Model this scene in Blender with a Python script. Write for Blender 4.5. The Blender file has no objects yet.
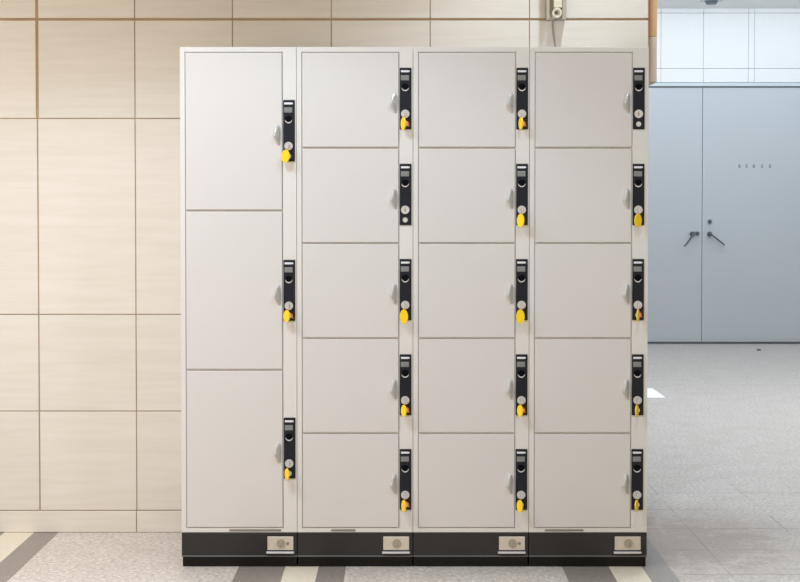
import bpy, bmesh, math, random
from mathutils import Vector, Matrix
random.seed(7)
PI = math.pi
scene = bpy.context.scene
COL = scene.collection

# ------------------------------------------------------------------ camera
F_PX, CX, PYC, PITCH, CAMH = 1460.0, 400.0, 248.0, math.radians(1.5), 1.314
cd = bpy.data.cameras.new('camera'); cam = bpy.data.objects.new('camera', cd); COL.objects.link(cam)
cam.location = (0, 0, CAMH); cam.rotation_euler = (PI/2 - PITCH, 0, 0)
cd.sensor_width = 36; cd.lens = F_PX/800*36; cd.shift_y = -43/800
cd.clip_start = .05; cd.clip_end = 100
scene.camera = cam

def P(px, py, d):
    """a measured point of the place: picture position -> metres on the plane y = d"""
    u = (px-CX)/F_PX; v = (PYC-py)/F_PX
    dy = math.cos(PITCH)+v*math.sin(PITCH); dz = -math.sin(PITCH)+v*math.cos(PITCH)
    t = d/dy
    return Vector((u*t, d, CAMH+dz*t))
def Zat(py, d): return P(400, py, d).z
def Xat(px, d, py=300): return P(px, py, d).x

D = 5.336           # front face of the lockers
DW = 5.916          # tiled wall
DF = 14.30          # far wall
CEIL = 3.28

# ------------------------------------------------------------------ materials
def new_mat(name):
    m = bpy.data.materials.new(name); m.use_nodes = True
    nt = m.node_tree; b = nt.nodes['Principled BSDF']
    return m, nt, b
def N(nt, t, **kw):
    n = nt.nodes.new(t)
    for k, v in kw.items(): setattr(n, k, v)
    return n
def plain(name, col, rough=.5, metal=0, noise=.03, scale=30, bump=0, coat=0):
    m, nt, b = new_mat(name)
    tc = N(nt, 'ShaderNodeTexCoord'); nz = N(nt, 'ShaderNodeTexNoise'); nz.inputs['Scale'].default_value = scale
    nz.inputs['Detail'].default_value = 4
    nt.links.new(tc.outputs['Object'], nz.inputs['Vector'])
    mx = N(nt, 'ShaderNodeMix', data_type='RGBA')
    mx.inputs[6].default_value = (*[max(0, c*(1-noise)) for c in col], 1)
    mx.inputs[7].default_value = (*[min(1, c*(1+noise)) for c in col], 1)
    nt.links.new(nz.outputs['Fac'], mx.inputs[0]); nt.links.new(mx.outputs[2], b.inputs['Base Color'])
    b.inputs['Roughness'].default_value = rough; b.inputs['Metallic'].default_value = metal
    b.inputs['Coat Weight'].default_value = coat
    if bump:
        bp = N(nt, 'ShaderNodeBump'); bp.inputs['Strength'].default_value = bump; bp.inputs['Distance'].default_value = .002
        nt.links.new(nz.outputs['Fac'], bp.inputs['Height']); nt.links.new(bp.outputs['Normal'], b.inputs['Normal'])
    return m

M = {}

M['enamel'] = plain('grey_enamel', (.635, .603, .615), .42, noise=.012, scale=8)
M['frame'] = plain('frame_enamel', (.68, .65, .65), .45, noise=.012, scale=8)
M['carcass'] = plain('carcass_paint', (.66, .64, .63), .6)
M['plate'] = plain('black_plastic', (.006, .008, .017), .5)
M['plate'].node_tree.nodes['Principled BSDF'].inputs['Specular IOR Level'].default_value = .3
M['plinth'] = plain('plinth_paint', (.012, .011, .015), .34, noise=.2, scale=3)
M['toe'] = plain('toe_kick_vinyl', (.004, .004, .006), .4)
M['toe'].node_tree.nodes['Principled BSDF'].inputs['Specular IOR Level'].default_value = .25
M['chrome'] = plain('brushed_metal', (.66, .66, .72), .34, .5)
M['steel'] = plain('steel_plate', (.62, .56, .50), .45, .35, noise=.15, scale=60)
M['handle'] = plain('handle_metal', (.58, .58, .58), .30, .3)
M['yellow'] = plain('yellow_plastic', (.92, .62, .008), .4)
M['orange'] = plain('orange_plastic', (.75, .16, .01), .4)
M['white'] = plain('white_print', (.72, .72, .78), .5)
M['display'] = plain('grey_window', (.21, .21, .22), .25)
M['hole'] = plain('slot_black', (.002, .002, .003), .8)
for k_ in ('hole',): M[k_].node_tree.nodes['Principled BSDF'].inputs['Specular IOR Level'].default_value = .1
M['slotgrey'] = plain('slot_grey', (.22, .20, .19), .6)
M['grout'] = plain('brown_grout', (.40, .28, .18), .9, noise=.4, scale=6)
M['far_panel'] = plain('white_panel', (.77, .785, .79), .4)
M['far_door'] = plain('blue_grey_door', (.50, .53, .56), .45, noise=.03, scale=1.2)
M['far_frame'] = plain('door_frame_paint', (.55, .63, .67), .5)
M['dark'] = plain('dark_metal', (.13, .15, .165), .35, .5)
M['ceiling'] = plain('ceiling_paint', (.88, .89, .89), .8)
M['tan'] = plain('shaded_board', (.70, .43, .24), .6, noise=.05)  # upper part of the end board, shade mixed into its colour
M['beige'] = plain('lit_board', (.70, .57, .48), .6, noise=.05)  # lower part of the same board, coloured as lit
M['sheet'] = plain('white_sheet', (.93, .93, .97), .6)
M['greywall'] = plain('side_wall_paint', (.62, .64, .65), .7)
M['lockring'] = plain('aged_ring', (.36, .32, .27), .45, .3)
M['edge'] = plain('grey_edging', (.11, .11, .12), .4)
M['cable'] = plain('grey_cable', (.28, .27, .25), .6)
M['fixture'] = plain('fixture_metal', (.48, .45, .38), .4, .3)
M['cream'] = plain('cream_plastic', (.74, .70, .58), .45)

# beige stone tiles: fine horizontal grain, each tile a little different
m, nt, b = new_mat('beige_stone_tile'); M['tile'] = m
tc = N(nt, 'ShaderNodeTexCoord'); mp = N(nt, 'ShaderNodeMapping'); mp.inputs['Scale'].default_value = (2.5, 1, 30)
nt.links.new(tc.outputs['Object'], mp.inputs['Vector'])
nz = N(nt, 'ShaderNodeTexNoise'); nz.inputs['Scale'].default_value = 1.6; nz.inputs['Detail'].default_value = 6; nz.inputs['Distortion'].default_value = .4
nt.links.new(mp.outputs[0], nz.inputs['Vector'])
cr = N(nt, 'ShaderNodeValToRGB')
cr.color_ramp.elements[0].position = .35; cr.color_ramp.elements[0].color = (.67, .622, .578, 1)
cr.color_ramp.elements[1].position = .62; cr.color_ramp.elements[1].color = (.70, .660, .622, 1)
nt.links.new(nz.outputs['Fac'], cr.inputs['Fac'])
at = N(nt, 'ShaderNodeAttribute'); at.attribute_name = 'tone'
ml = N(nt, 'ShaderNodeMix', data_type='RGBA', blend_type='MULTIPLY'); ml.inputs[0].default_value = 1
nt.links.new(cr.outputs['Color'], ml.inputs[6]); nt.links.new(at.outputs['Color'], ml.inputs[7])
nt.links.new(ml.outputs[2], b.inputs['Base Color']); b.inputs['Roughness'].default_value = .42

# speckled terrazzo floor with joints and inlaid strips, laid out in metres
m, nt, b = new_mat('terrazzo_floor'); M['floor'] = m
tc = N(nt, 'ShaderNodeTexCoord'); sp = N(nt, 'ShaderNodeSeparateXYZ'); nt.links.new(tc.outputs['Object'], sp.inputs[0])
X, Y = sp.outputs['X'], sp.outputs['Y']
def mth(op, a, bb=None, c=None):
    n = N(nt, 'ShaderNodeMath', operation=op)
    for i, v in enumerate((a, bb, c)):
        if v is None: continue
        if isinstance(v, (int, float)): n.inputs[i].default_value = v
        else: nt.links.new(v, n.inputs[i])
    return n.outputs[0]
def mix(fac, a, bb):
    n = N(nt, 'ShaderNodeMix', data_type='RGBA')
    for i, v in ((0, fac), (6, a), (7, bb)):
        if isinstance(v, tuple): n.inputs[i].default_value = (*v, 1)
        elif isinstance(v, (int, float)): n.inputs[i].default_value = v
        else: nt.links.new(v, n.inputs[i])
    return n.outputs[2]
def noise(scale, detail, rough=.6):
    n = N(nt, 'ShaderNodeTexNoise'); n.inputs['Scale'].default_value = scale; n.inputs['Detail'].default_value = detail
    n.inputs['Roughness'].default_value = rough; nt.links.new(tc.outputs['Object'], n.inputs['Vector']); return n.outputs['Fac']
def ramp(f, p0, p1, c0, c1):
    r = N(nt, 'ShaderNodeValToRGB'); r.color_ramp.elements[0].position = p0; r.color_ramp.elements[1].position = p1
    r.color_ramp.elements[0].color = (*c0, 1); r.color_ramp.elements[1].color = (*c1, 1); nt.links.new(f, r.inputs['Fac']); return r.outputs['Color']
fine = noise(60, 5, .75); blot = noise(6, 6, .7)
base = ramp(fine, .37, .66, (.35, .31, .285), (.77, .70, .65))
base = mix(mth('MULTIPLY', ramp(blot, .44, .66, (0, 0, 0), (1, 1, 1)), .32), base, (.36, .31, .28))
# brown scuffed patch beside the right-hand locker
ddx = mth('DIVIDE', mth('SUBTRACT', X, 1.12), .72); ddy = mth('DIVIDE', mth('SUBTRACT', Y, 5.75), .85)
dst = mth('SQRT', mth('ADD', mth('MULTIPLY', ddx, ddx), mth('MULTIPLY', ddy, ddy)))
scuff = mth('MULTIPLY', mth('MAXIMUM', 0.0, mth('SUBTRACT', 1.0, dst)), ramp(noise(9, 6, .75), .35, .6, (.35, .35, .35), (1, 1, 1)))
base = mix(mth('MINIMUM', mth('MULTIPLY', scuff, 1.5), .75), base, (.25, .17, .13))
# the strips (period 1.19 m): wide dark | cream | narrow dark
per = mth('FLOORED_MODULO', mth('ADD', X, .594), 1.19)       # 0 at x = -0.594
inb = mth('LESS_THAN', mth('ABSOLUTE', mth('SUBTRACT', X, -.8)), 1.82)   # strips lie between x=-2.6 and x=1.02
dk1 = mth('MULTIPLY', mth('LESS_THAN', per, .172), inb)
crm = mth('MULTIPLY', mth('MULTIPLY', mth('GREATER_THAN', per, .172), mth('LESS_THAN', per, .294)), inb)
dk2 = mth('MULTIPLY', mth('MULTIPLY', mth('GREATER_THAN', per, .294), mth('LESS_THAN', per, .395)), inb)
darkc = ramp(fine, .35, .65, (.19, .165, .145), (.27, .235, .21))
creamc = ramp(fine, .35, .65, (.60, .53, .43), (.70, .63, .52))
base = mix(dk1, base, darkc); base = mix(dk2, base, darkc); base = mix(crm, base, creamc)
# thin joints
def joint(coord, off, period, w):
    f = mth('FLOORED_MODULO', mth('SUBTRACT', coord, off - w/2), period); return mth('LESS_THAN', f, w)
jx = mth('MULTIPLY', joint(X, 1.19, .397, .005), mth('GREATER_THAN', X, 1.05))
jy = joint(Y, 5.23, .379, .009)
jy = mth('MULTIPLY', jy, mth('GREATER_THAN', X, 1.02))
jj = mth('MULTIPLY', mth('MAXIMUM', jx, jy), mth('MULTIPLY', ramp(noise(3, 2), .40, .55, (.25, .25, .25), (1, 1, 1)), mth('MULTIPLY', mth('SUBTRACT', 1.0, mth('MINIMUM', 1.0, mth('MAXIMUM', 0.0, mth('DIVIDE', mth('SUBTRACT', Y, 5.9), 2.2)))), .85)))
base = mix(jj, base, (.17, .15, .14))
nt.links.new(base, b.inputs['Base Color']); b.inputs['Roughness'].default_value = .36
bp = N(nt, 'ShaderNodeBump'); bp.inputs['Strength'].default_value = .25; bp.inputs['Distance'].default_value = .002
nt.links.new(fine, bp.inputs['Height']); nt.links.new(bp.outputs['Normal'], b.inputs['Normal'])

# ------------------------------------------------------------------ mesh helpers
def link(name, bm, mat, parent=None, smooth=False):
    me = bpy.data.meshes.new(name); bmesh.ops.recalc_face_normals(bm, faces=bm.faces); bm.to_mesh(me); bm.free()
    me.materials.append(mat)
    if smooth:
        for p in me.polygons: p.use_smooth = True
    o = bpy.data.objects.new(name, me); COL.objects.link(o)
    if parent is not None: o.parent = parent
    return o
def box(bm, x0, x1, y0, y1, z0, z1, bev=0, seg=2):
    r = bmesh.ops.create_cube(bm, size=1, matrix=Matrix.Translation(((x0+x1)/2, (y0+y1)/2, (z0+z1)/2)) @ Matrix.Diagonal((x1-x0, y1-y0, z1-z0, 1)))
    if bev:
        es = list({e for v in r['verts'] for e in v.link_edges})
        bmesh.ops.bevel(bm, geom=es, offset=bev, segments=seg, affect='EDGES', profile=.5)
def disc(bm, c, r, y0, y1, n=24, r2=None, rx=1.0, bev=0):
    """a round or oval boss whose axis runs along y"""
    r2 = r if r2 is None else r2
    rings = [(y1, r), (y0+bev, r2), (y0, r2-bev)] if bev else [(y1, r), (y0, r2)]
    vs = [[bm.verts.new((c[0]+rr*rx*math.cos(2*PI*k/n), yy, c[1]+rr*math.sin(2*PI*k/n))) for k in range(n)] for yy, rr in rings]
    for a, q in zip(vs, vs[1:]):
        for k in range(n): bm.faces.new((a[k], a[(k+1) % n], q[(k+1) % n], q[k]))
    bm.faces.new(vs[0]); bm.faces.new(vs[-1])
def ring(bm, c, r_out, r_in, y0, y1, n=24):
    L = [[bm.verts.new((c[0]+rr*math.cos(2*PI*k/n), yy, c[1]+rr*math.sin(2*PI*k/n))) for k in range(n)]
         for yy, rr in ((y1, r_out), (y0, r_out), (y0, r_in), (y1, r_in))]
    for i in range(4):
        a, q = L[i], L[(i+1) % 4]
        for k in range(n): bm.faces.new((a[k], a[(k+1) % n], q[(k+1) % n], q[k]))
def tube(bm, pts, r, n=10):
    pts = [Vector(p) for p in pts]; rs = []
    for i, p in enumerate(pts):
        t = (pts[min(i+1, len(pts)-1)]-pts[max(i-1, 0)]).normalized()
        a = t.cross(Vector((0, 0, 1)) if abs(t.z) < .9 else Vector((1, 0, 0))).normalized(); c = t.cross(a)
        rs.append([bm.verts.new(p+r*(a*math.cos(2*PI*k/n)+c*math.sin(2*PI*k/n))) for k in range(n)])
    for a, q in zip(rs, rs[1:]):
        for k in range(n): bm.faces.new((a[k], a[(k+1) % n], q[(k+1) % n], q[k]))
    bm.faces.new(rs[0]); bm.faces.new(rs[-1])
def root(name, loc, label, cat, group=None):
    o = bpy.data.objects.new(name, None); o.empty_display_size = .1; COL.objects.link(o); o.location = loc
    o['label'] = label; o['category'] = cat
    if group: o['group'] = group
    return o
def struct(o): o['kind'] = 'structure'; return o

# ------------------------------------------------------------------ the setting
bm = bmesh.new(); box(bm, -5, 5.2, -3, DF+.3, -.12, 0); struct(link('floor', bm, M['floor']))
bm = bmesh.new(); box(bm, -5, 5.2, -3, DF+.3, CEIL, CEIL+.15); struct(link('ceiling', bm, M['ceiling']))

# tiled wall: real tiles with sunken grout joints
XE = P(648, 30, DW).x
vx = [Xat(p, DW, 200) for p in (38, 135.5, 233, 331.5, 430, 529)]
step = (vx[-1]-vx[0])/5
vx = [vx[0]-step*k for k in range(9, 0, -1)] + vx + [XE+.003]
zr = [Zat(p, DW) for p in (510.5, 411.2, 314.5, 118.5, 19.3)]
st = (zr[-1]-zr[0])/5
zz = zr[-1]; 
while zz+st < CEIL: zz += st; zr.append(zz)
zr.append(CEIL)
bm = bmesh.new(); lay = None
tiles = []
for zi in range(len(zr)-1):
    for xi in range(len(vx)-1):
        gz0 = .0018; gz1 = .0018
        if abs(zr[zi]-Zat(19.3, DW)) < 1e-4: gz0 = .0050
        if abs(zr[zi+1]-Zat(19.3, DW)) < 1e-4: gz1 = .0050
        g0 = .0055 if xi == 9 else .0018
        g1 = .0055 if xi == 8 else .0018
        if zr[zi] < Zat(200, DW): g0 = min(g0, .0024); g1 = min(g1, .0024)
        tiles.append((vx[xi]+g0, vx[xi+1]-g1, zr[zi]+gz0, zr[zi+1]-gz1))
counts = []
for x0, x1, z0, z1 in tiles:
    n0 = len(bm.verts); box(bm, x0, x1, DW, DW+.02, z0, z1, .0015, 1); counts.append((n0, len(bm.verts)))
o = link('wall_back', bm, M['tile']); struct(o)
ca = o.data.color_attributes.new('tone', 'FLOAT_COLOR', 'POINT')
bmv = o.data.vertices
def tone_of(i):
    for k, (a, c) in enumerate(counts):
        if a <= i < c: return k
tone = [1+random.uniform(-.035, .03) for _ in tiles]
# bevel reorders vertices, so find the tile of a vertex by its place
for i, v in enumerate(bmv):
    k = 0
    for j, (x0, x1, z0, z1) in enumerate(tiles):
        if x0-1e-3 <= v.co.x <= x1+1e-3 and z0-1e-3 <= v.co.z <= z1+1e-3: k = j; break
    t = tone[k]; ca.data[i].color = (t, t, t*.995, 1)
bm = bmesh.new(); box(bm, -5, XE, DW+.004, DW+.30, 0, CEIL)
struct(link('wall_core', bm, M['grout'])).name = 'wall_back_core'
# base course of the same stone
bm = bmesh.new(); j = Xat(136.6, DW, 520); zt = Zat(510.5, DW)-.0018
pts = [j-.794*k for k in range(5)][::-1] + [j+.794, XE+.003]
for a, c in zip(pts, pts[1:]): box(bm, a+.0015, c-.0015, DW-.001, DW+.02, .001, zt, .0015, 1)
o = struct(link('baseboard_back', bm, M['tile'])); ca = o.data.color_attributes.new('tone', 'FLOAT_COLOR', 'POINT')
for i in range(len(o.data.vertices)): ca.data[i].color = (1, 1, .99, 1)

# passage to the right: side walls and the far wall
bm = bmesh.new(); box(bm, XE-.30, XE-.02, DW+.30, DF, 0, CEIL); struct(link('wall_left', bm, M['greywall']))
bm = bmesh.new(); box(bm, 5.0, 5.2, -3, DF, 0, CEIL); struct(link('wall_right', bm, M['greywall']))
xs, xl, xr = P(702.3, 200, DF).x, P(702.3, 200, DF).x-1.03, P(702.3, 200, DF).x+1.03
ztop = Zat(87, DF)
bm = bmesh.new()
box(bm, XE-.3, xl-.06, DF, DF+.2, 0, ztop); box(bm, xr+.06, 5.2, DF, DF+.2, 0, ztop)
box(bm, XE-.3, 5.2, DF+.06, DF+.2, 0, CEIL)
# panels above the doors
sx = [XE-.3] + [P(p, 40, DF).x for p in (661, 703.5, 748.5)] + [P(754.5, 40, DF).x, 4.3, 5.0]
sz = [ztop+.045, Zat(68.5, DF), Zat(13, DF), CEIL]
for a, c in zip(sx, sx[1:]):
    for e, f in zip(sz, sz[1:]): box(bm, a+.0012, c-.0012, DF, DF+.06, e+.0015, f-.0015, .001, 1)
struct(link('wall_far', bm, M['far_panel']))
bm = bmesh.new()
box(bm, xl-.06, xr+.06, DF-.015, DF+.06, ztop+.006, ztop+.042, .003); box(bm, xl-.06, xl-.006, DF-.015, DF+.06, 0, ztop)
box(bm, xr+.006, xr+.06, DF-.015, DF+.06, 0, ztop)
struct(link('trim_1', bm, M['far_frame']))
bm = bmesh.new(); box(bm, XE-.02, 5, DF-.028, DF-.003, 0, .012); struct(link('trim_2', bm, M['dark']))
def far_door(name, a, c, hand):
    bm = bmesh.new(); box(bm, a+.002, c-.002, DF+.005, DF+.05, .016, ztop-.006, .003)
    d = struct(link(name, bm, M['far_door']))
    if hand < 0: hx, hz, ex, ez = P(692.3, 234, DF), None, P(684.8, 244.8, DF), None
    else: hx, hz, ex, ez = P(709.6, 234, DF), None, P(722.6, 244.3, DF), None
    y = DF
    bm = bmesh.new(); disc(bm, (hx.x, hx.z), .024, y-.012, y+.005, bev=.003)
    disc(bm, (hx.x, hx.z), .016, y-.05, y-.012)
    tube(bm, [(hx.x-hand*.02, y-.052, hx.z+.02), (hx.x, y-.055, hx.z), ((hx.x+ex.x)/2, y-.055, (hx.z+ex.z)/2), (ex.x, y-.052, ex.z), (ex.x+hand*.008, y-.03, ex.z-.006)], .0085)
    link('door_handle', bm, M['dark'], d)
    q = P(709.8, 221.5, DF) if hand > 0 else P(697.4, 233.5, DF)
    bm = bmesh.new(); disc(bm, (q.x, q.z), .020, y-.014, y+.005, bev=.003); box(bm, q.x-.004, q.x+.004, y-.028, y-.012, q.z-.014, q.z+.014, .001)
    link('door_lock', bm, M['dark'], d)
    return d
dl = far_door('door_1', xl, xs, -1); dr = far_door('door_2', xs, xr, 1)
# small unreadable printed characters on the right leaf
for k, px in enumerate((739.8, 746.6, 754.2, 762.2, 770.3)):
    bm = bmesh.new(); q = P(px, 166.2, DF); w = .013
    y0, y1 = DF+.003, DF+.0055
    box(bm, q.x-w, q.x+w, y0, y1, q.z+.010, q.z+.016)
    box(bm, q.x-w*.9, q.x+w*.9, y0, y1, q.z-.016, q.z-.010)
    box(bm, q.x-.004, q.x+.004, y0-.0004, y1, q.z-.016, q.z+.017)
    if k % 2: box(bm, q.x-w*.7, q.x+w*.7, y0-.0002, y1, q.z-.004, q.z+.002)
    else: box(bm, q.x-w, q.x-w+.006, y0-.0002, y1, q.z-.016, q.z+.012)
    link('sign_character', bm, plain('sign_ink', (.22, .26, .29), .6) if k == 0 else bpy.data.materials['sign_ink'], dr)

# tan board at the wall end; shade above, light below, painted as two colours
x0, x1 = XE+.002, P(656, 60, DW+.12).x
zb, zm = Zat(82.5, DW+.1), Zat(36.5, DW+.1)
t = root('corner_board', (x0, DW+.1, zb), 'narrow tan board hung from the ceiling at the end of the tiled wall, upper part painted as shaded', 'board')
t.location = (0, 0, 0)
bm = bmesh.new(); box(bm, x0, x1, DW+.1, DW+.26, zb, zm, .004); link('lit_part', bm, M['beige'], t)
bm = bmesh.new(); box(bm, x0, x1, DW+.1, DW+.26, zm, CEIL, .002); link('shaded_part', bm, M['tan'], t)

# ------------------------------------------------------------------ lockers
U0, UP = 180.6, 116.2
PXM = D/F_PX*1.0      # metres per picture unit at the locker front
def ux(i, off): return Xat(U0+UP*i+off, D)
rows3 = [(52.5, 210.0), (211.3, 369.3), (370.6, 527.5)]
rows5 = [(52.5, 147.2), (148.6, 242.6), (243.8, 337.6), (338.9, 432.6), (433.9, 527.5)]
ztop_l, zplinth = Zat(47, D), Zat(532.3, D)
ztoe = Zat(556.5, D)

def handle_mesh():
    """leaf-shaped pull: outer ridge, white sloping face, grey underside; origin at its top right, on the door face (-y is out)"""
    bm = bmesh.new()
    s = PXM
    secs = [  # z(px down), left, ridge x, ridge out (m), right
        (0.0, -3.6, -2.6, .004, -1.0), (1.2, -4.6, -3.0, .013, -.4), (3.2, -5.2, -3.2, .020, 0), (7.0, -5.9, -3.9, .024, 0),
        (11.0, -6.8, -4.8, .025, 0), (13.0, -6.2, -4.2, .021, 0), (16.0, -4.4, -2.9, .013, 0), (20.0, -1.8, -1.2, .003, 0)]
    L = []
    for z, l, rx, o, r in secs:
        L.append([bm.verts.new((x*s, y, -z*s)) for x, y in ((l, .001), (l+.35*(rx-l), -o*.65), (rx, -o), (rx+.4*(r-rx), -o*.88), (r, -o*.45), (r, .001))])
    for a, c in zip(L, L[1:]):
        for k in range(6): bm.faces.new((a[k], a[(k+1) % 6], c[(k+1) % 6], c[k]))
    bm.faces.new(L[0]); bm.faces.new(L[-1])
    bmesh.ops.bevel(bm, geom=[e for e in bm.edges], offset=.0007, segments=1, affect='EDGES')
    return bm
cache = {}
def shared(key, fn, name, mat, parent, smooth=False):
    """the first call builds the mesh, later ones copy the object"""
    if key not in cache:
        o = link(name, fn(), mat, parent, smooth); cache[key] = o; return o
    o = cache[key].copy(); COL.objects.link(o); o.parent = parent; return o

PW, PH = 11.7*PXM, 61.2*PXM      # lock plate
YP = D-.004                      # plate front
def m_plate():
    bm = bmesh.new(); box(bm, 0, PW, 0, .020, -PH, 0, .0015)
    return bm
def m_strip():
    bm = bmesh.new()     # print too small to read: short pale bars
    x = .0045
    for w in (.004, .0035, .006, .0035, .004, .0045): box(bm, x, x+w, -.0006, .001, -.0155, -.0100); x += w+.0012
    box(bm, .0045, PW-.011, -.0003, .001, -.0165, -.0092)
    return bm
def m_window():
    bm = bmesh.new(); box(bm, .004, PW-.009, -.001, .001, -.046, -.027, .0008)
    for k in range(3): box(bm, .008+k*.0075, .012+k*.0075, -.0014, 0, -.041, -.032)
    return bm
def m_coin():
    bm = bmesh.new(); cx, cz = (PW*.47, -.0705); n = 22; L = []
    for k in range(n+1):          # the rim shows as a crescent, thickest at its foot
        a = PI*(1.06+.88*k/n)+.12*math.sin(k); a = PI*(1.04+.92*k/n); w_ = .0005+.0034*math.sin(PI*k/n)
        L.append([bm.verts.new((cx+r*math.cos(a), y, cz+r*math.sin(a))) for r, y in ((.0128+w_*.5, .001), (.0128+w_*.5, -.003), (.0128-w_*.5, -.003), (.0128-w_*.5, .001))])
    for a, c in zip(L, L[1:]):
        for k in range(4): bm.faces.new((a[k], a[(k+1) % 4], c[(k+1) % 4], c[k]))
    bm.faces.new(L[0]); bm.faces.new(L[-1])
    return bm
def m_slot():
    bm = bmesh.new(); c = (PW*.47, -.069); disc(bm, c, .0118, -.0012, .001, 24, rx=1.1); return bm
def m_keyhole():
    bm = bmesh.new(); c = (PW*.47, -.168); disc(bm, c, .0042, -.0050, -.004, 16); box(bm, c[0]-.0014, c[0]+.0014, -.0052, -.004, c[1]-.008, c[1]+.008); return bm
def m_cyl():
    bm = bmesh.new(); c = (PW*.47, -.168)
    ring(bm, c, .0152, .0118, -.006, .001, 28); disc(bm, c, .0119, -.0045, .001, 28, bev=.001)
    return bm
def m_btn():
    bm = bmesh.new(); c = (PW*.47, -.205); ring(bm, c, .0092, .0062, -.003, .001, 24); disc(bm, c, .0058, -.0022, .001, 20); return bm
def m_indicator():
    bm = bmesh.new(); vs = [(.021, -.190), (.033, -.198), (.036, -.214), (.026, -.212)]
    a = [bm.verts.new((x, -.0022, z)) for x, z in vs]; c = [bm.verts.new((x, .001, z)) for x, z in vs]
    bm.faces.new(a); bm.faces.new(c)
    for k in range(4): bm.faces.new((a[k], a[(k+1) % 4], c[(k+1) % 4], c[k]))
    return bm

units = ['grey coin locker column with three tall doors, leftmost of the row',
         'grey five-door coin locker column standing right of the three-door column',
         'grey five-door locker column third from left, a yellow-tagged key in every lock',
         'grey five-door locker column at the right end, next to the open passage']
colname = ['three-door column', 'second column from left', 'third column from left', 'rightmost column']
rown3 = ['top', 'middle', 'bottom']; rown5 = ['top', 'second', 'middle', 'fourth', 'bottom']
# keys: (column,row) -> tag width share, tag height px, shift px, tilt, orange seen
keys = {(0, 0): (1.0, 13, -2.6, -.10, 0), (0, 1): (.75, 12, -1.7, -.05, 1), (0, 2): (.55, 12, -1.8, .03, 0),
        (1, 0): (.55, 12.5, -2.0, 0, 1), (1, 2): (1.0, 14.5, -1.3, 0, 0), (1, 3): (.62, 12, -1.4, 0, 1), (1, 4): (.5, 12.5, -1.5, 0, 1),
        (2, 0): (.4, 12, -1.6, 0, 1), (2, 1): (.8, 13.5, -1.6, -.02, 0), (2, 2): (1.0, 14.5, -1.6, 0, 0), (2, 3): (.6, 12, -1.8, 0, 1), (2, 4): (.65, 12.5, -1.8, 0, 0),
        (3, 1): (.9, 13.5, -1.2, 0, 0), (3, 2): (.42, 12.5, -.8, 0, 1), (3, 3): (.5, 12, -1.4, 0, 0), (3, 4): (.5, 11.5, -1.4, 0, 0)}
G = 1.25*PXM/2
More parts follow.
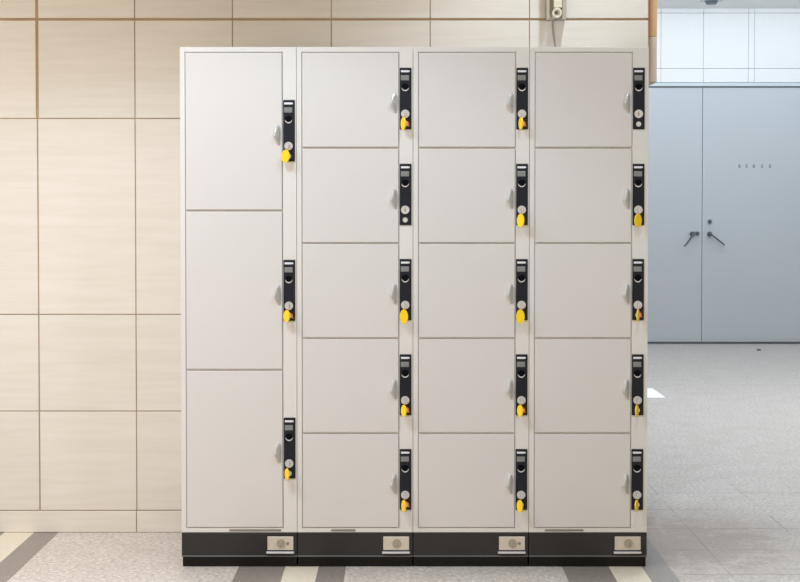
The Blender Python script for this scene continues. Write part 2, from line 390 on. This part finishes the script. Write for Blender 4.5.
for i in range(4):
    x0, x1 = ux(i, 0)+.0007, ux(i, UP)-.0007+(2.6*PXM if i == 3 else 0)
    dx0, dx1 = ux(i, 5.6), ux(i, 102.0)
    t = root('coin_locker', (0, 0, 0), units[i], 'locker', 'coin lockers standing in a row')
    # frame: back carcass, stiles and rails
    bm = bmesh.new()
    yb = DW-.004
    box(bm, x0+.002, x1-.002, D+.0055, yb-.002, zplinth+.002, ztop_l-.002, .001, 1)
    c = link('carcass', bm, M['carcass'], t)
    bm = bmesh.new()
    zt, zb = Zat(52.5, D)+G, Zat(527.5, D)-G
    box(bm, x0+.0003, x0+.004, D+.003, yb, zplinth+.0005, ztop_l-.0003, .0005, 1)
    box(bm, x0, dx0-G, D, D+.03, zplinth, ztop_l, .0005, 1)
    box(bm, dx1+G, x1, D, D+.03, zplinth, ztop_l, .0005, 1)
    box(bm, x1-.004, x1-.0003, D+.003, yb, zplinth+.0005, ztop_l-.0003, .0005, 1)
    box(bm, dx0-G, dx1+G, D, D+.0298, zt, ztop_l, .0005, 1)
    box(bm, dx0-G, dx1+G, D, D+.0298, zplinth, zb, .0005, 1)
    box(bm, x0+.0005, x1-.0005, D+.0028, yb-.0005, ztop_l-.004, ztop_l+.0003, .0005, 1)
    # raised lip that runs down beside each lock strip
    link('frame', bm, M['frame'], t)
    rows = rows3 if i == 0 else rows5
    for r, (pa, pb) in enumerate(rows):
        za, zc = Zat(pa, D), Zat(pb, D)
        bm = bmesh.new(); box(bm, dx0+G*.4, dx1-G*.4, D-.002, D+.005, zc+G*.5, za-G*.5, .0018, 2)
        d = link('door', bm, M['enamel'], t)
        plate_top = {0: [100.0, 259.8, 417.6], 1: [67.8, 163.8, 259.0, 354.3, 449.0]}[min(i, 1)][r]
        zp = Zat(plate_top, D)
        h = shared('handle', handle_mesh, 'handle', M['handle'], d); h.location = (ux(i, 99.5), D-.002, zp-25.0*PXM)
        pl = shared('plate', m_plate, 'lock_plate', M['plate'], t); pl.location = (ux(i, 102.9), YP, zp)
        shared('strip', m_strip, 'label_strip', M['white'], pl)
        shared('window', m_window, 'display_window', M['display'], pl)
        shared('coin', m_coin, 'coin_ring', M['chrome'], pl)
        shared('slot', m_slot, 'coin_slot', M['hole'], pl)
        shared('cyl', m_cyl, 'key_cylinder', M['chrome'], pl)
        shared('keyhole', m_keyhole, 'keyhole', M['lockring'], pl)
        shared('btn', m_btn, 'return_button', M['chrome'], pl)
        kd = keys.get((i, r))
        if kd:
            share, hh, sh, tilt, org = kd
            if org: shared('ind', m_indicator, 'orange_marker', M['orange'], pl)
            where = (rown3 if i == 0 else rown5)[r]
            look = 'face-on' if share > .9 else ('half turned' if share > .58 else 'edge-on')
            kx, kz = pl.location.x+PW*.47, zp-.168
            k = root('key', (kx, YP, kz), 'key with yellow tag %s, in %s lock of %s' % (look, where, colname[i]), 'key', 'keys hanging from the locks')
            bm = bmesh.new(); box(bm, -.0012, .0012, -.020, -.0053, -.0055, .0055, .0004, 1)
            box(bm, -.002, .002, -.026, -.020, -.010, .007, .001, 1)
            link('key_blade', bm, M['chrome'], k)
            bm = bmesh.new(); hm = hh*PXM
            disc(bm, (0, 0), hm/2, -.0022, .0022, 28, rx=8.4/hh if share > .7 else 8.0/hh, bev=.0009)
            tg = link('key_tag', bm, M['yellow'], k)
            tg.location = (sh*PXM, -.026, -(8.2+hh/2-4.0)*PXM+.001)
            ang = math.acos(min(1, share))
            tg.rotation_euler = (0, tilt*-1, -ang if i < 3 else ang)
            tg.rotation_mode = 'YXZ' if False else 'XYZ'
            bm = bmesh.new(); tube(bm, [(0, -.024, -.008), (sh*PXM*.6, -.0262, -.013), (sh*PXM, -.026, tg.location.z+hm/2-.003)], .0016, 8)
            link('key_ring', bm, M['orange'], k)
    # plinth, toe kick, service plate
    bm = bmesh.new(); box(bm, x0, x1, D-.001, yb, ztoe, zplinth-.0015, .0015, 1)
    link('plinth', bm, M['plinth'], t)
    bm = bmesh.new(); box(bm, x0, x1, D-.006, D-.001, ztoe, ztoe+.0045, .0008, 1); link('plinth_edging', bm, M['edge'], t)
    bm = bmesh.new(); box(bm, x0+.002, x1-.002, D+.010, yb, .001, ztoe-.0005, .001, 1); link('toe_kick', bm, M['toe'], t)
    a, c = ux(i, 86.4), ux(i, 112.4)
    za, zc = Zat(536.4, D), Zat(549.8, D)
    bm = bmesh.new(); box(bm, a, c, D-.005, D, zc, za, .001, 1)
    sp_ = link('service_plate', bm, M['steel'], t)
    bm = bmesh.new(); q = (a+(c-a)*.52, (za+zc)/2)
    ring(bm, q, .0155, .0115, -.008+D, D-.004, 24); disc(bm, q, .0075, D-.009, D-.004, 20, bev=.001)
    link('plate_lock', bm, M['lockring'], sp_)
    if i in (0, 2):
        bm = bmesh.new(); disc(bm, (a+(c-a)*.78, (za+zc)/2), .0055, D-.0075, D-.004, 16, bev=.001); link('screw', bm, M['slotgrey'], sp_)
    bm = bmesh.new(); box(bm, a-.004, c+.002, D-.012, D, Zat(553.0, D), Zat(551.2, D), .0008, 1); link('plate_lip', bm, M['chrome'], t)
    sl = {0: (48, 100), 1: (34, 58.5), 3: (16, 55)}.get(i)
    if sl:
        bm = bmesh.new(); box(bm, ux(i, sl[0]), ux(i, sl[1]), D-.0012, D+.002, Zat(531.3, D), Zat(529.2, D), .0004, 1)
        link('vent_slot', bm, M['slotgrey'], t)

# ------------------------------------------------------------------ key switch box on the wall above the rightmost locker
t = root('wall_switch', (0, 0, 0), 'small metal key switch box on the tiled wall above the rightmost locker', 'switch')
a, c = P(545.5, 10, DW).x, P(565, 10, DW).x; zb = Zat(20.5, DW); w = c-a
bm = bmesh.new()
box(bm, a, c, DW-.012, DW-.001, zb, zb+.30, .002); box(bm, a, a+.012, DW-.045, DW-.001, zb, zb+.30, .002); box(bm, c-.016, c, DW-.045, DW-.001, zb, zb+.30, .002)
link('channel', bm, M['fixture'], t)
bm = bmesh.new(); box(bm, a+w*.36, a+w*.78, DW-.052, DW-.012, zb+.045, zb+.28, .003)
for k in range(5): box(bm, a+w*.5, a+w*.66, DW-.0535, DW-.05, zb+.065+k*.03, zb+.07+k*.03)
link('face_plate', bm, M['cream'], t)
q = P(557.2, 12.5, DW-.06)
bm = bmesh.new(); ring(bm, (q.x, q.z), .019, .0125, DW-.062, DW-.012, 28); disc(bm, (q.x, q.z), .0126, DW-.050, DW-.012, 24)
link('key_barrel', bm, M['cream'], t)
bm = bmesh.new(); disc(bm, (q.x-.002, q.z), .0075, DW-.0515, DW-.049, 20); link('keyhole', bm, M['slotgrey'], t)
bm = bmesh.new(); disc(bm, (q.x, Zat(19.3, DW)), .006, DW-.022, DW-.012, 18, bev=.001); link('screw', bm, M['slotgrey'], t)
p = [P(552.5, y, DW) for y in (18, 26, 34, 42, 52)]; dxs = (0, .000, .003, .008, .014)
bm = bmesh.new(); tube(bm, [(v.x+e, DW-.008, v.z) for v, e in zip(p, dxs)], .0032, 8); link('cable', bm, M['cable'], t)

# ------------------------------------------------------------------ small things in the passage
d0 = 10.2
q0, q1 = P(664.3, 397.2, d0).x, 1.2
bm = bmesh.new(); box(bm, q1, q0, 10.15, 10.68, .0005, .006, .002)
o = link('floor_sheet', bm, M['sheet']); o['label'] = 'white sheet lying on the passage floor behind the lockers'; o['category'] = 'sheet'
q = P(758.8, 350, 13.6)
bm = bmesh.new()
disc(bm, (0, 0), .02, -.016, 0, 20, r2=.017, bev=.002); bmesh.ops.rotate(bm, verts=bm.verts, cent=(0, 0, 0), matrix=Matrix.Rotation(-PI/2, 3, 'X'))
zmin = min(v.co.z for v in bm.verts)
for v in bm.verts: v.co.z -= zmin
o = link('door_stop', bm, M['dark']); o.location = (q.x, 13.6, .0005); o['label'] = 'small dark door stop on the floor before the grey doors'; o['category'] = 'door stop'
t = root('smoke_detector', (P(712.5, 1, 13.6).x, 13.65, CEIL), 'round detector on the ceiling above the grey double doors', 'detector')
def vdisc(r0, r1, z0, z1):
    bm = bmesh.new(); n = 28
    a = [bm.verts.new((r0*math.cos(2*PI*k/n), r0*math.sin(2*PI*k/n), z0)) for k in range(n)]
    c = [bm.verts.new((r1*math.cos(2*PI*k/n), r1*math.sin(2*PI*k/n), z1)) for k in range(n)]
    bm.faces.new(a); bm.faces.new(c)
    for k in range(n): bm.faces.new((a[k], a[(k+1) % n], c[(k+1) % n], c[k]))
    return bm
link('mount', vdisc(.10, .10, -.001, -.022), M['far_frame'], t)
link('sensor', vdisc(.065, .045, -.022, -.055), M['dark'], t)

# ------------------------------------------------------------------ light
def area(name, loc, rot, sx, sy, energy, col, spread=PI):
    l = bpy.data.lights.new(name, 'AREA'); l.shape = 'RECTANGLE'; l.size = sx; l.size_y = sy; l.energy = energy; l.color = col; l.spread = spread
    o = bpy.data.objects.new(name, l); COL.objects.link(o); o.location = loc; o.rotation_euler = rot; return o
def spot(name, loc, energy, col, half, blend, rot=(0, 0, 0), rad=.06):
    l = bpy.data.lights.new(name, 'SPOT'); l.energy = energy; l.color = col; l.spot_size = 2*math.radians(half); l.spot_blend = blend; l.shadow_soft_size = rad
    o = bpy.data.objects.new(name, l); COL.objects.link(o); o.location = loc; o.rotation_euler = rot; return o
WARM, NEUT, COOL = (1, .90, .76), (1, .97, .93), (.80, .92, 1)
spot('downlight', (-1.1, 3.7, CEIL-.03), 212, (.66, .87, 1), 62, .3, rad=.15)
spot('downlight_right', (.7, 3.7, CEIL-.03), 108, (.68, .87, 1), 63, .25, rad=.15)
spot('wall_washer', (.85, 5.45, CEIL-.03), 88, (.80, .92, 1), 50, .6)
area('ceiling_panel', (-2.3, 3.9, CEIL-.02), (0, 0, 0), 1.2, .6, 60, (1, .96, .98), math.radians(140))
area('passage_panel', (2.9, 9.2, CEIL-.02), (0, 0, 0), 1.8, 3.2, 125, (.86, .94, 1))
area('cove_light', (2.6, 12.9, CEIL-.06), (math.radians(34), 0, 0), 4.4, .3, 42, (.82, .91, 1))
area('ceiling_fill', (2.6, 12.4, CEIL-.13), (math.radians(125), 0, 0), 4.4, .1, 5, (.85, .93, 1))  # added upward light without a fixture, brightens the far ceiling

w = bpy.data.worlds.new('world'); scene.world = w; w.use_nodes = True
bg = w.node_tree.nodes['Background']; bg.inputs[0].default_value = (1, .82, .53, 1); bg.inputs[1].default_value = 1.15

vs = scene.view_settings; vs.view_transform = 'Standard'; vs.look = 'None'; vs.gamma = 1; vs.use_curve_mapping = False; vs.exposure = 0
